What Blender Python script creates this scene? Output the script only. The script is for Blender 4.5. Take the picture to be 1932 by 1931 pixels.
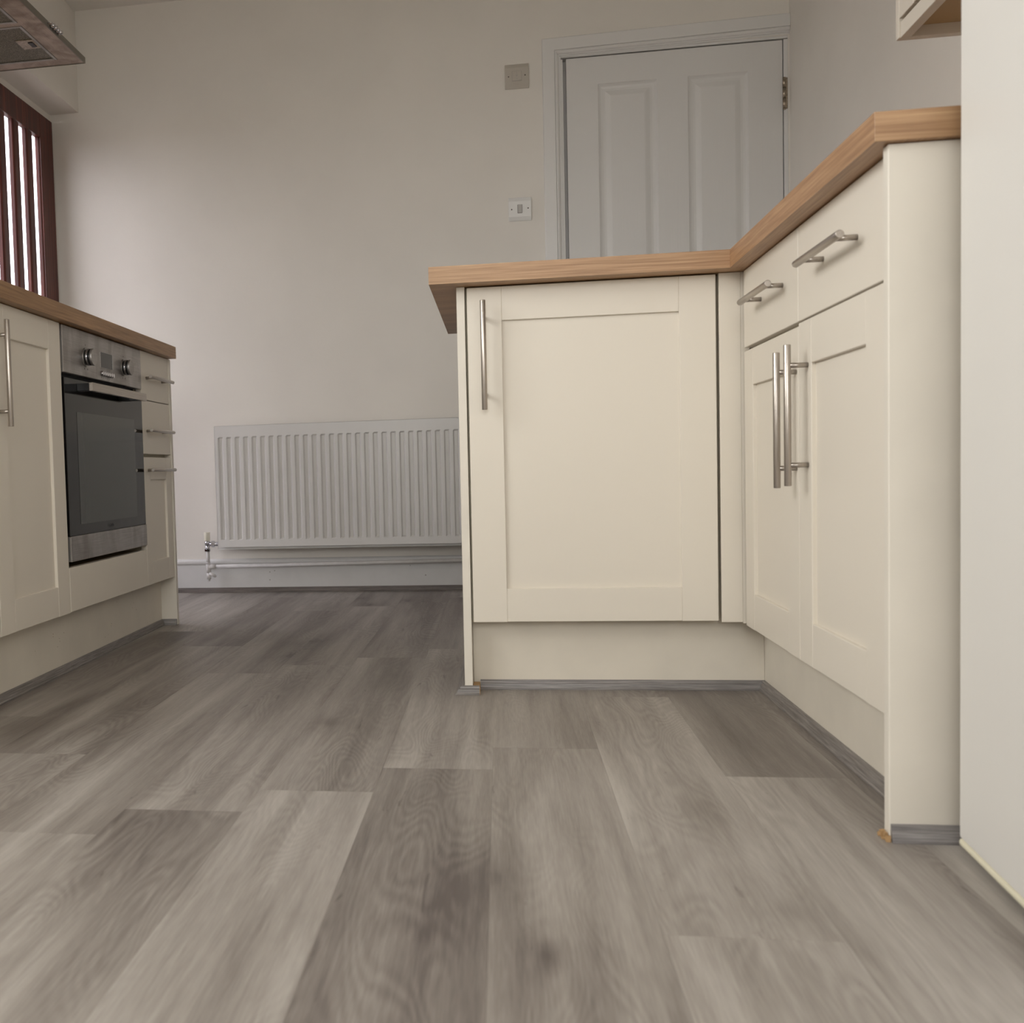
import bpy, bmesh, math, random
from mathutils import Vector, Matrix

scene = bpy.context.scene
for o in list(bpy.data.objects):
    bpy.data.objects.remove(o)
C = scene.collection

# ------------------------------------------------------------------ camera
CAM = Vector((0.0662, -2.4591, 0.4708))
RX = Vector((0.98594024, 0.16457021, -0.02895674))
UY = Vector((0.01996198, 0.05604976, 0.9982284))
FW = Vector((-0.16590168, 0.98477158, -0.05197657))
cd = bpy.data.cameras.new('camera')
cam = bpy.data.objects.new('camera', cd)
C.objects.link(cam)
m = Matrix((RX, UY, -FW)).transposed().to_4x4()
m.translation = CAM
cam.matrix_world = m
cd.sensor_fit = 'HORIZONTAL'
cd.sensor_width = 36.0
cd.lens = 2063.86 / 1932 * 36
cd.shift_x = (966 - 599.6) / 1932
cd.shift_y = (999.27 - 965.5) / 1932
cd.clip_start = 0.02
cd.dof.use_dof = True
cd.dof.focus_distance = 2.9
cd.dof.aperture_fstop = 9.0
scene.camera = cam

# ------------------------------------------------------------------ world, light, exposure
SKY = 9.3
w = bpy.data.worlds.new('world')
scene.world = w
w.use_nodes = True
bg = w.node_tree.nodes['Background']
bg.inputs[0].default_value = (1.0, 0.982, 0.958, 1)
bg.inputs[1].default_value = SKY
scene.view_settings.view_transform = 'Standard'
scene.view_settings.look = 'None'
scene.view_settings.exposure = 0.0
scene.view_settings.gamma = 1.0
scene.view_settings.use_curve_mapping = False

# room limits
XW0, XW1, YW0, YW1, ZC = -1.5785, 1.125, -4.7, 1.8084, 2.342
WIN = (-2.75, -0.80, 1.02, 2.10)       # left wall window: y0 y1 z0 z1
PAT = (-0.90, 0.85, 0.90, 2.12)        # wide window behind the camera: x0 x1 z0 z1

FILLWIN = (-3.80, -2.75, .95, 2.05)         # unseen right-wall window added to brighten the left cabinets: y0 y1 z0 z1

def portal(name, loc, rot, sx, sy):
    l = bpy.data.lights.new(name, 'AREA')
    l.shape = 'RECTANGLE'; l.size = sx; l.size_y = sy
    l.cycles.is_portal = True
    o = bpy.data.objects.new(name, l); C.objects.link(o)
    o.location = loc; o.rotation_euler = rot
portal('daylight_portal', (XW0 - .20, (WIN[0]+WIN[1])/2, (WIN[2]+WIN[3])/2), (0, -math.pi/2, 0), WIN[3]-WIN[2], WIN[1]-WIN[0])
portal('daylight_portal', ((PAT[0]+PAT[1])/2, YW0 - .14, (PAT[2]+PAT[3])/2), (math.pi/2, 0, 0), PAT[1]-PAT[0], PAT[3]-PAT[2])
portal('daylight_portal', (-1.82, 1.42, 1.0), (0, -math.pi/2, 0), 1.9, 0.8)

portal('daylight_portal', (XW1 + .14, (FILLWIN[0]+FILLWIN[1])/2, (FILLWIN[2]+FILLWIN[3])/2), (0, math.pi/2, 0), FILLWIN[3]-FILLWIN[2], FILLWIN[1]-FILLWIN[0])

# ------------------------------------------------------------------ materials
def lin(c):
    r = []
    for v in c[:3]:
        v /= 255.0
        r.append(v/12.92 if v <= .04045 else ((v+.055)/1.055)**2.4)
    return (r[0], r[1], r[2], 1)

def mat(name):
    m = bpy.data.materials.new(name); m.use_nodes = True
    nt = m.node_tree
    return m, nt, nt.nodes['Principled BSDF']

def node(nt, typ, **kw):
    n = nt.nodes.new(typ)
    for k, v in kw.items():
        if k.startswith('i_'):
            n.inputs[k[2:].replace('_', ' ')].default_value = v
        else:
            setattr(n, k, v)
    return n

def ramp(nt, fac, stops):
    r = nt.nodes.new('ShaderNodeValToRGB')
    els = r.color_ramp.elements
    while len(els) < len(stops): els.new(0.5)
    for e, (p, c) in zip(els, stops):
        e.position = p; e.color = c
    nt.links.new(fac, r.inputs[0])
    return r

def coords(nt, scale, kind='Object', rot=(0, 0, 0)):
    tc = nt.nodes.new('ShaderNodeTexCoord'); mp = nt.nodes.new('ShaderNodeMapping')
    mp.inputs['Scale'].default_value = scale; mp.inputs['Rotation'].default_value = rot
    nt.links.new(tc.outputs[kind], mp.inputs[0])
    return mp

def world_coords(nt, scale):
    g = nt.nodes.new('ShaderNodeNewGeometry'); mp = nt.nodes.new('ShaderNodeMapping')
    mp.inputs['Scale'].default_value = scale
    nt.links.new(g.outputs['Position'], mp.inputs[0])
    return mp

def plain(name, col, rough=.5, metal=0.0, spec=.5, bump=0.0, bscale=200, var=0.0, vscale=3.0, specks=None):
    m, nt, b = mat(name)
    b.inputs['Base Color'].default_value = lin(col)
    b.inputs['Roughness'].default_value = rough
    b.inputs['Metallic'].default_value = metal
    b.inputs['Specular IOR Level'].default_value = spec
    src = None
    if var:
        mp = world_coords(nt, (vscale,)*3)
        n = node(nt, 'ShaderNodeTexNoise', i_Scale=1.0, i_Detail=4.0)
        nt.links.new(mp.outputs[0], n.inputs['Vector'])
        c0 = lin([max(0, c*(1-var)) for c in col]); c1 = lin([min(255, c*(1+var)) for c in col])
        r = ramp(nt, n.outputs[0], [(.3, c0), (.7, c1)])
        src = r.outputs[0]
    if specks:
        mp = world_coords(nt, (specks[1],)*3)
        v = node(nt, 'ShaderNodeTexVoronoi', i_Scale=1.0)
        nt.links.new(mp.outputs[0], v.inputs['Vector'])
        mz = node(nt, 'ShaderNodeMath', operation='LESS_THAN'); mz.inputs[1].default_value = .085
        nt.links.new(v.outputs['Distance'], mz.inputs[0])
        n2 = node(nt, 'ShaderNodeTexNoise', i_Scale=.13); nt.links.new(mp.outputs[0], n2.inputs['Vector'])
        gt = node(nt, 'ShaderNodeMath', operation='GREATER_THAN'); gt.inputs[1].default_value = .56
        nt.links.new(n2.outputs[0], gt.inputs[0])
        mu = node(nt, 'ShaderNodeMath', operation='MULTIPLY')
        nt.links.new(mz.outputs[0], mu.inputs[0]); nt.links.new(gt.outputs[0], mu.inputs[1])
        mx = node(nt, 'ShaderNodeMix', data_type='RGBA')
        mx.inputs[6].default_value = lin(col)
        if src: nt.links.new(src, mx.inputs[6])
        mx.inputs[7].default_value = lin(specks[0])
        nt.links.new(mu.outputs[0], mx.inputs[0]); src = mx.outputs[2]
    if src: nt.links.new(src, b.inputs['Base Color'])
    if bump:
        mp = world_coords(nt, (bscale,)*3)
        n = node(nt, 'ShaderNodeTexNoise', i_Scale=1.0, i_Detail=3.0)
        nt.links.new(mp.outputs[0], n.inputs['Vector'])
        bp = node(nt, 'ShaderNodeBump', i_Strength=bump, i_Distance=.001)
        nt.links.new(n.outputs[0], bp.inputs['Height']); nt.links.new(bp.outputs[0], b.inputs['Normal'])
    return m

def wood(name, base, dark, light, axis, rough=.45, freq=260, along=6, contrast=1.0, bump=.1):
    m, nt, b = mat(name)
    sc = [freq]*3; sc[axis] = along
    mp = world_coords(nt, sc)
    n = node(nt, 'ShaderNodeTexNoise', i_Scale=1.0, i_Detail=5.0, i_Roughness=.6)
    nt.links.new(mp.outputs[0], n.inputs['Vector'])
    r = ramp(nt, n.outputs[0], [(.28, lin(dark)), (.5, lin(base)), (.72, lin(light))])
    sc2 = [14]*3; sc2[axis] = 1.6
    mp2 = world_coords(nt, sc2)
    n2 = node(nt, 'ShaderNodeTexNoise', i_Scale=1.0, i_Detail=2.0)
    nt.links.new(mp2.outputs[0], n2.inputs['Vector'])
    r2 = ramp(nt, n2.outputs[0], [(.3, (.80, .78, .74, 1)), (.7, (1.1, 1.1, 1.1, 1))])
    mx = node(nt, 'ShaderNodeMix', data_type='RGBA', blend_type='MULTIPLY')
    mx.inputs[0].default_value = contrast
    nt.links.new(r.outputs[0], mx.inputs[6]); nt.links.new(r2.outputs[0], mx.inputs[7])
    nt.links.new(mx.outputs[2], b.inputs['Base Color'])
    b.inputs['Roughness'].default_value = rough
    if bump:
        bp = node(nt, 'ShaderNodeBump', i_Strength=bump, i_Distance=.0006)
        nt.links.new(n.outputs[0], bp.inputs['Height']); nt.links.new(bp.outputs[0], b.inputs['Normal'])
    return m

def brushed(name, col, rough=.32, axis=2, var=.06, smear=0.0, metal=.92):
    m, nt, b = mat(name)
    sc = [900]*3; sc[axis] = 8
    mp = world_coords(nt, sc)
    n = node(nt, 'ShaderNodeTexNoise', i_Scale=1.0, i_Detail=2.0)
    nt.links.new(mp.outputs[0], n.inputs['Vector'])
    r = ramp(nt, n.outputs[0], [(.3, lin([c*(1-var) for c in col])), (.7, lin([min(255, c*(1+var)) for c in col]))])
    out = r.outputs[0]
    if smear:
        mp2 = world_coords(nt, (14, 14, 5))
        n2 = node(nt, 'ShaderNodeTexNoise', i_Scale=1.0, i_Detail=6.0, i_Distortion=1.2)
        nt.links.new(mp2.outputs[0], n2.inputs['Vector'])
        r2 = ramp(nt, n2.outputs[0], [(.35, (1-smear, 1-smear*1.1, 1-smear*1.2, 1)), (.6, (1, 1, 1, 1))])
        mx = node(nt, 'ShaderNodeMix', data_type='RGBA', blend_type='MULTIPLY'); mx.inputs[0].default_value = 1
        nt.links.new(out, mx.inputs[6]); nt.links.new(r2.outputs[0], mx.inputs[7]); out = mx.outputs[2]
        rr = node(nt, 'ShaderNodeMapRange'); rr.inputs[3].default_value = rough+.15; rr.inputs[4].default_value = rough
        nt.links.new(n2.outputs[0], rr.inputs[0]); nt.links.new(rr.outputs[0], b.inputs['Roughness'])
    else:
        b.inputs['Roughness'].default_value = rough
    nt.links.new(out, b.inputs['Base Color'])
    b.inputs['Metallic'].default_value = metal
    return m

def floor_material():
    m, nt, b = mat('grey_oak_vinyl')
    L = nt.links.new
    tc = nt.nodes.new('ShaderNodeTexCoord'); oi = nt.nodes.new('ShaderNodeObjectInfo')
    off = node(nt, 'ShaderNodeVectorMath', operation='SCALE'); off.inputs[0].default_value = (13.7, 7.1, 3.3)
    L(oi.outputs['Random'], off.inputs['Scale'])
    add = node(nt, 'ShaderNodeVectorMath', operation='ADD')
    L(tc.outputs['Object'], add.inputs[0]); L(off.outputs[0], add.inputs[1])
    def noise(scale, detail=3.0, dist=0.0, rough=.5):
        mp = nt.nodes.new('ShaderNodeMapping'); mp.inputs['Scale'].default_value = scale
        L(add.outputs[0], mp.inputs[0])
        n = node(nt, 'ShaderNodeTexNoise', i_Scale=1.0, i_Detail=detail, i_Distortion=dist, i_Roughness=rough)
        L(mp.outputs[0], n.inputs['Vector']); return n.outputs[0]
    def M(op, a, c, clamp=False):
        n = node(nt, 'ShaderNodeMath', operation=op, use_clamp=clamp)
        for i, v in enumerate((a, c)):
            if v is None: continue
            if isinstance(v, (int, float)): n.inputs[i].default_value = v
            else: L(v, n.inputs[i])
        return n.outputs[0]
    # cathedral grain: contour lines of a slow noise stretched along the plank
    slow = noise((9.0, 2.0, 1), 1.0, .3)
    wob = noise((60, 8, 1), 3.0)
    h = M('ADD', M('MULTIPLY', slow, 170.0), M('MULTIPLY', wob, 7.0))
    rings = M('MULTIPLY', M('ADD', M('SINE', h, None), 1.0), .5)
    area = noise((7.0, 1.4, 4), 1.0)
    amask = M('MULTIPLY', M('SUBTRACT', area, .40), 5.0, True)
    rings = M('MULTIPLY', rings, amask)
    fibre = noise((170, 5.0, 1), 4.0, .0, .65)
    fine = noise((520, 24.0, 1), 2.0)
    cloud = noise((13.0, .85, 2), 3.0, .4)
    streak = noise((45, 2.2, 2), 3.0, .5)
    # knots: rare small dark eyes
    mpk = nt.nodes.new('ShaderNodeMapping'); mpk.inputs['Scale'].default_value = (5.5, 2.3, 1)
    wv = node(nt, 'ShaderNodeTexNoise', i_Scale=14.0); L(add.outputs[0], wv.inputs['Vector'])
    wadd = node(nt, 'ShaderNodeVectorMath', operation='MULTIPLY_ADD'); wadd.inputs[1].default_value = (.03, .06, 0)
    L(wv.outputs['Color'], wadd.inputs[0]); L(add.outputs[0], wadd.inputs[2])
    L(wadd.outputs[0], mpk.inputs[0])
    vk = node(nt, 'ShaderNodeTexVoronoi', i_Scale=1.0); L(mpk.outputs[0], vk.inputs['Vector'])
    knot = M('POWER', M('SUBTRACT', 1.0, M('MULTIPLY', vk.outputs['Distance'], 5.5, True), True), 2.2)
    khalo = M('SUBTRACT', 1.0, M('MULTIPLY', vk.outputs['Distance'], 2.2, True), True)
    v = M('ADD', M('MULTIPLY', cloud, 1.0), .085)
    v = M('ADD', v, M('MULTIPLY', M('SUBTRACT', streak, .5), .34))
    v = M('ADD', v, M('MULTIPLY', M('SUBTRACT', fibre, .5), .38))
    v = M('ADD', v, M('MULTIPLY', M('SUBTRACT', fine, .5), .24))
    v = M('SUBTRACT', v, M('MULTIPLY', rings, .10))
    v = M('SUBTRACT', v, M('MULTIPLY', khalo, .16))
    v = M('SUBTRACT', v, M('MULTIPLY', knot, .32))
    crack = noise((34, 5.5, 5), 4.0, 1.0, .6)          # a few short dark splits in the print
    v = M('SUBTRACT', v, M('MULTIPLY', M('MULTIPLY', M('SUBTRACT', crack, .665), 14.0, True), .22))
    sep = nt.nodes.new('ShaderNodeSeparateColor'); L(oi.outputs['Color'], sep.inputs[0])
    v = M('ADD', v, M('MULTIPLY', M('SUBTRACT', sep.outputs[0], .5), .60))
    r = ramp(nt, v, [(.12, lin((92, 84, 80))), (.40, lin((128, 120, 114))), (.62, lin((154, 147, 140))), (.95, lin((186, 180, 173)))])
    L(r.outputs[0], b.inputs['Base Color'])
    rr = node(nt, 'ShaderNodeMapRange'); rr.inputs[3].default_value = .36; rr.inputs[4].default_value = .52
    L(fibre, rr.inputs[0]); L(rr.outputs[0], b.inputs['Roughness'])
    b.inputs['Specular IOR Level'].default_value = .45
    bp = node(nt, 'ShaderNodeBump', i_Strength=.10, i_Distance=.0006)
    L(M('ADD', fibre, fine), bp.inputs['Height']); L(bp.outputs[0], b.inputs['Normal'])
    return m

def door_grain():
    m, nt, b = mat('white_grained_paint')
    mp = world_coords(nt, (110, 110, 5))
    n = node(nt, 'ShaderNodeTexNoise', i_Scale=1.0, i_Detail=3.0, i_Distortion=.8)
    nt.links.new(mp.outputs[0], n.inputs['Vector'])
    b.inputs['Base Color'].default_value = lin((222, 220, 217))
    b.inputs['Roughness'].default_value = .38
    bp = node(nt, 'ShaderNodeBump', i_Strength=.35, i_Distance=.0012)
    nt.links.new(n.outputs[0], bp.inputs['Height']); nt.links.new(bp.outputs[0], b.inputs['Normal'])
    return m

def glass(name, col=(1, 1, 1, 1), rough=0.0, bump=0.0):
    m = bpy.data.materials.new(name); m.use_nodes = True
    nt = m.node_tree; nt.nodes.clear()
    out = nt.nodes.new('ShaderNodeOutputMaterial')
    tr = nt.nodes.new('ShaderNodeBsdfTransparent'); tr.inputs[0].default_value = col
    gl = nt.nodes.new('ShaderNodeBsdfGlossy'); gl.inputs['Roughness'].default_value = .03
    fr = nt.nodes.new('ShaderNodeFresnel'); fr.inputs[0].default_value = 1.45
    mx = nt.nodes.new('ShaderNodeMixShader')
    ge = nt.nodes.new('ShaderNodeNewGeometry')          # no mirror on the way out of the pane
    iv = nt.nodes.new('ShaderNodeMath'); iv.operation = 'SUBTRACT'; iv.inputs[0].default_value = 1.0
    ml = nt.nodes.new('ShaderNodeMath'); ml.operation = 'MULTIPLY'
    nt.links.new(ge.outputs['Backfacing'], iv.inputs[1]); nt.links.new(fr.outputs[0], ml.inputs[0]); nt.links.new(iv.outputs[0], ml.inputs[1])
    nt.links.new(ml.outputs[0], mx.inputs[0]); nt.links.new(tr.outputs[0], mx.inputs[1]); nt.links.new(gl.outputs[0], mx.inputs[2])
    nt.links.new(mx.outputs[0], out.inputs[0])
    return m

def mesh_filter():
    m, nt, b = mat('grease_filter_mesh')
    mp = world_coords(nt, (420, 420, 420))
    ck = node(nt, 'ShaderNodeTexVoronoi', i_Scale=1.0)
    nt.links.new(mp.outputs[0], ck.inputs['Vector'])
    r = ramp(nt, ck.outputs['Distance'], [(.25, lin((70, 66, 58))), (.6, lin((140, 134, 122)))])
    nt.links.new(r.outputs[0], b.inputs['Base Color'])
    b.inputs['Metallic'].default_value = .6; b.inputs['Roughness'].default_value = .55
    return m

MT = {}
MT['wall'] = plain('wall_paint', (233, 228, 220), .75, var=.012, bump=.25, bscale=160)
MT['ceil'] = plain('ceiling_paint', (236, 232, 225), .85)
MT['cream'] = plain('cream_foil', (227, 219, 206), .42, spec=.4, bump=.03, bscale=500)
MT['creampl'] = plain('cream_board', (221, 213, 199), .5, var=.02, vscale=9)
MT['leftpl'] = plain('cream_board_nicked', (221, 213, 199), .5, var=.02, vscale=9, specks=((150, 128, 98), 60))
MT['post'] = plain('cream_end_panel', (227, 220, 208), .5, var=.015, vscale=7)
MT['inner'] = plain('carcass_board', (196, 186, 164), .6)
MT['beige'] = plain('shade_brown_underside', (186, 160, 122), .6)  # brown of shade and worktop bounce put into the colour
MT['white'] = plain('white_gloss_paint', (226, 224, 221), .35)
MT['skirt'] = plain('white_skirting_paint', (224, 223, 222), .4, var=.015, vscale=12, specks=((170, 165, 160), 30))
MT['radiator'] = plain('radiator_enamel', (226, 224, 221), .35, var=.008, vscale=10)
MT['doorw'] = door_grain()
MT['oakx'] = wood('oak_worktop_across', (172, 135, 100), (144, 107, 76), (194, 159, 122), 0, rough=.42)
MT['oaky'] = wood('oak_worktop_along', (174, 134, 98), (146, 106, 74), (196, 158, 120), 1, rough=.42)
MT['oakl'] = wood('oak_worktop_left_run', (160, 122, 84), (134, 98, 62), (180, 142, 100), 1, rough=.42)
MT['beadx'] = wood('grey_bead_across', (132, 128, 128), (98, 94, 95), (160, 156, 155), 0, rough=.45, freq=420, along=14)
MT['beady'] = wood('grey_bead_along', (128, 122, 119), (96, 90, 88), (156, 150, 146), 1, rough=.45, freq=420, along=14)
MT['beadd'] = wood('grey_bead_back_wall', (118, 110, 106), (90, 84, 82), (140, 132, 128), 0, rough=.5, freq=420, along=14)
MT['chip'] = plain('raw_fibreboard', (180, 146, 104), .9, bump=.5, bscale=300)
MT['steel'] = brushed('brushed_steel_handle', (176, 168, 160), .30, 2)
MT['steelh'] = brushed('brushed_steel_bar', (176, 168, 160), .32, 1)
MT['ovsteel'] = brushed('smudged_steel', (182, 179, 177), .38, 1, smear=.22)
MT['lip'] = brushed('hood_lip_steel', (128, 122, 112), .42, 1, metal=.7)
MT['hood'] = brushed('worn_hood_steel', (186, 170, 158), .40, 1, smear=.38, metal=.6)
MT['chrome'] = plain('chrome', (200, 200, 205), .12, metal=1.0)
MT['hinge'] = plain('worn_nickel', (170, 158, 142), .35, metal=.9, var=.15, vscale=120)
MT['black'] = plain('black_plastic', (14, 14, 15), .35)
MT['blackg'] = plain('black_oven_glass', (20, 19, 20), .07, spec=.32)
MT['ovwin'] = plain('oven_window_glass', (66, 68, 65), .09, spec=.35)
MT['gap'] = plain('oven_cavity_black', (8, 8, 8), .6)
MT['logo'] = plain('grey_print', (74, 74, 76), .4)
MT['lcd'] = plain('display_glass', (42, 40, 41), .15)
MT['redwood'] = wood('dark_red_hardwood', (84, 36, 27), (50, 19, 15), (116, 54, 38), 2, rough=.45, freq=90, along=3)
MT['pane'] = glass('door_glass', (.80, .80, .85, 1))
MT['clear'] = glass('window_glass', (.97, .98, .98, 1))
MT['upvc'] = plain('white_upvc', (230, 230, 228), .3)
MT['swplate'] = plain('white_switch_plastic', (232, 231, 228), .25, spec=.6)
MT['swold'] = plain('dull_switch_plastic', (190, 183, 172), .4)
MT['rocker'] = plain('grey_rocker', (176, 171, 164), .35)
MT['screw'] = plain('dark_screw', (70, 55, 50), .5, metal=.5)
MT['valvecap'] = plain('aged_white_cap', (222, 218, 200), .4)
MT['pipe'] = plain('painted_pipe', (222, 219, 217), .4, var=.03, vscale=40)
MT['filter'] = mesh_filter()
MT['fridge'] = plain('white_appliance_enamel', (224, 221, 216), .45, bump=.05, bscale=350)
MT['gasket'] = plain('cream_door_edge', (226, 220, 196), .5)
MT['brick'] = plain('yard_brick', (150, 112, 92), .9)
MT['ground'] = plain('yard_concrete', (128, 124, 118), .95, var=.05, vscale=2)
MT['floor'] = floor_material()

# ------------------------------------------------------------------ mesh helpers
class MB:
    def __init__(self, fr=None):
        self.bm = bmesh.new(); self.fr = fr
    def _m(self, vs):
        if self.fr:
            for v in vs: v.co = self.fr(v.co)
    def box(self, x0, x1, y0, y1, z0, z1, bev=0.0, seg=1):
        b = bmesh.new()
        bmesh.ops.create_cube(b, size=1)
        for v in b.verts:
            v.co = Vector(((x0+x1)/2 + v.co.x*(x1-x0), (y0+y1)/2 + v.co.y*(y1-y0), (z0+z1)/2 + v.co.z*(z1-z0)))
        if bev: bmesh.ops.bevel(b, geom=b.edges[:], offset=bev, segments=seg, profile=.5, affect='EDGES')
        self._take(b); return self
    def _take(self, b):
        self._m(b.verts)
        me = bpy.data.meshes.new('t'); b.to_mesh(me); b.free()
        self.bm.from_mesh(me); bpy.data.meshes.remove(me)
    def cyl(self, p0, p1, r0, r1=None, n=20, smooth=True, bev=0.0):
        r1 = r0 if r1 is None else r1
        p0 = Vector(p0); p1 = Vector(p1)
        b = bmesh.new()
        bmesh.ops.create_cone(b, cap_ends=True, segments=n, radius1=r0, radius2=r1, depth=(p1-p0).length)
        if bev:
            es = [e for e in b.edges if any(len(f.verts) > 4 for f in e.link_faces)]
            bmesh.ops.bevel(b, geom=es, offset=bev, segments=2, profile=.5, affect='EDGES')
        q = (p1-p0).to_track_quat('Z', 'Y').to_matrix().to_4x4()
        q.translation = (p0+p1)/2
        bmesh.ops.transform(b, matrix=q, verts=b.verts)
        for f in b.faces: f.smooth = smooth and len(f.verts) == 4
        self._take(b); return self
    def sphere(self, c, r, n=14):
        b = bmesh.new(); bmesh.ops.create_uvsphere(b, u_segments=n, v_segments=n//2+2, radius=r)
        for v in b.verts: v.co += Vector(c)
        for f in b.faces: f.smooth = True
        self._take(b); return self
    def prism(self, pts, a0, a1, axis=0, a_in0=None, a_in1=None):
        """extrude a 2-D profile along an axis; axis 0 -> pts are (y,z), axis 1 -> (x,z), axis 2 -> (x,y)"""
        b = bmesh.new()
        def P(p, a):
            return Vector((a, p[0], p[1])) if axis == 0 else Vector((p[0], a, p[1])) if axis == 1 else Vector((p[0], p[1], a))
        f0 = a0 if callable(a0) else (lambda p: a0)
        f1 = a1 if callable(a1) else (lambda p: a1)
        v0 = [b.verts.new(P(p, f0(p))) for p in pts]; v1 = [b.verts.new(P(p, f1(p))) for p in pts]
        n = len(pts)
        b.faces.new(v0); b.faces.new(v1[::-1])
        for i in range(n): b.faces.new((v0[i], v0[(i+1) % n], v1[(i+1) % n], v1[i]))
        self._take(b); return self
    def poly(self, verts, faces):
        b = bmesh.new(); vs = [b.verts.new(v) for v in verts]
        for f in faces: b.faces.new([vs[i] for i in f])
        self._take(b); return self
    def obj(self, name, material, parent=None, recalc=True):
        bm = self.bm
        if recalc: bmesh.ops.recalc_face_normals(bm, faces=bm.faces[:])
        lo = Vector([min(v.co[i] for v in bm.verts) for i in range(3)]); hi = Vector([max(v.co[i] for v in bm.verts) for i in range(3)])
        c = (lo+hi)/2
        if parent is None: c.z = lo.z
        for v in bm.verts: v.co -= c
        me = bpy.data.meshes.new(name); bm.to_mesh(me); bm.free()
        me.materials.append(material)
        o = bpy.data.objects.new(name, me); C.objects.link(o)
        place(o, c, parent)
        return o

WL = {}
def place(o, wloc, parent=None):
    WL[o.name] = Vector(wloc)
    if parent is not None:
        o.parent = parent; o.location = Vector(wloc) - WL[parent.name]
    else:
        o.location = wloc

def tag(o, label=None, cat=None, group=None, kind=None):
    if label: o['label'] = label
    if cat: o['category'] = cat
    if group: o['group'] = group
    if kind: o['kind'] = kind
    return o

def thing(name, loc, label, cat, group=None, kind=None):
    o = bpy.data.objects.new(name, None); C.objects.link(o)
    o.empty_display_size = .05
    place(o, loc)
    return tag(o, label, cat, group, kind)

def struct(name, mb, material, label=None, parent=None):
    o = mb.obj(name, material, parent)
    if parent is None: o['kind'] = 'structure'
    if label: o['label'] = label
    return o

def frame(O, U, W):
    O = Vector(O); U = Vector(U).normalized(); W = Vector(W).normalized(); Z = Vector((0, 0, 1))
    return lambda p: O + U*p.x + W*p.y + Z*p.z      # local (u, outward, z)

# ------------------------------------------------------------------ room shell
T = .12
mb = MB(); mb.box(XW0-.3, XW1+T, YW0-.2, YW1+.2, -.06, -.0042)
floor = struct('floor', mb, MT['inner'])
# vinyl planks, one object each
PW, PL, PX = .172, 1.15, .0445
joint = {0: -.619, 1: -1.35, 2: -.771, -1: -.755, -2: -.886, -3: -.992, -4: -1.1015, -5: -.70, -6: -.42, 3: -1.02, 4: -.5}
tone = {(0, 0): .47, (0, -1): .40, (1, 0): .60, (1, -1): .52, (2, 0): .22, (2, -1): .60, (-1, 0): .60, (-1, -1): .26,
        (-2, 0): .46, (-2, -1): .66, (-3, 0): .50, (-3, -1): .30, (-4, 0): .50, (-4, -1): .58, (-5, 0): .36, (-5, -1): .5,
        (-6, 0): .3, (-6, -1): .42, (3, 0): .34, (3, -1): .58, (-1, 1): .4, (-2, 1): .34, (-3, 1): .42}
random.seed(4)
base = None
g = .00006
i0, i1 = math.floor((XW0-.125-PX)/PW), math.floor((XW1-PX)/PW)
shared = {}
for i in range(i0, i1+1):
    x0 = max(PX+i*PW, XW0-.125); x1 = min(PX+(i+1)*PW, XW1)
    j0 = joint.get(i, random.uniform(-1, 0))
    j = 0
    y = j0
    while y < YW1: y += PL; j += 1
    k = j - 1
    while True:
        ya, yb = j0+k*PL, j0+(k+1)*PL
        if yb < YW0: break
        a, b_ = max(ya, YW0), min(yb, YW1)
        full = (x1-x0 > PW-1e-4 and b_-a > PL-1e-4)
        if b_-a > .01 and x1-x0 > .004:
            if full and 'p' in shared:
                o = bpy.data.objects.new('plank', shared['p']); C.objects.link(o)
                place(o, ((x0+x1)/2, (a+b_)/2, -.002), floor)
            else:
                mb = MB(); mb.box(x0+g, x1-g, a+g, b_-g, -.004, 0, bev=.00012)
                o = mb.obj('plank', MT['floor'], floor)
                if full: shared['p'] = o.data
            t = tone.get((i, k), random.uniform(.3, .62))
            o.color = (t, 0, 0, 1)
        k -= 1

mb = MB(); mb.box(XW0-.3, XW1+T, YW0-.2, YW1+.2, ZC, ZC+.1); struct('ceiling', mb, MT['ceil'])
# back wall with the opening of the white door
DX0, DX1, DZ = .311, 1.119, 1.998
mb = MB()
mb.box(XW0-.167, DX0, YW1, YW1+.14, 0, ZC); mb.box(DX0, XW1+T, YW1, YW1+.14, DZ, ZC); mb.box(DX1, XW1+T, YW1, YW1+.14, 0, DZ); mb.box(DX0-.02, DX1+.004, YW1+.1405, YW1+.17, 0, DZ+.05)  # last box is an added backing that keeps outside light from the door gaps
struct('wall_back', mb, MT['wall'])
# left wall: window over the worktop and a shallow recess round the dark red door
RY0, RZ = 1.00, 1.943
mb = MB()
xa, xb = XW0-.122, XW0
mb.box(xa, xb, YW0, WIN[0], 0, ZC); mb.box(xa, xb, WIN[0], WIN[1], 0, WIN[2]); mb.box(xa, xb, WIN[0], WIN[1], WIN[3], ZC)
mb.box(xa, xb, WIN[1], RY0, 0, ZC); mb.box(xa, xb, RY0, YW1, RZ, ZC)
xc, xd = xa-.045, xa
mb.box(xc, xd, YW0, WIN[0], 0, ZC); mb.box(xc, xd, WIN[0], WIN[1], 0, WIN[2]); mb.box(xc, xd, WIN[0], WIN[1], WIN[3], ZC)
mb.box(xc, xd, WIN[1], 1.045, 0, ZC); mb.box(xc, xd, 1.045, 1.7955, 1.912, ZC); mb.box(xc, xd, 1.7955, YW1, 0, ZC)
struct('wall_left', mb, MT['wall'])
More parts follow.
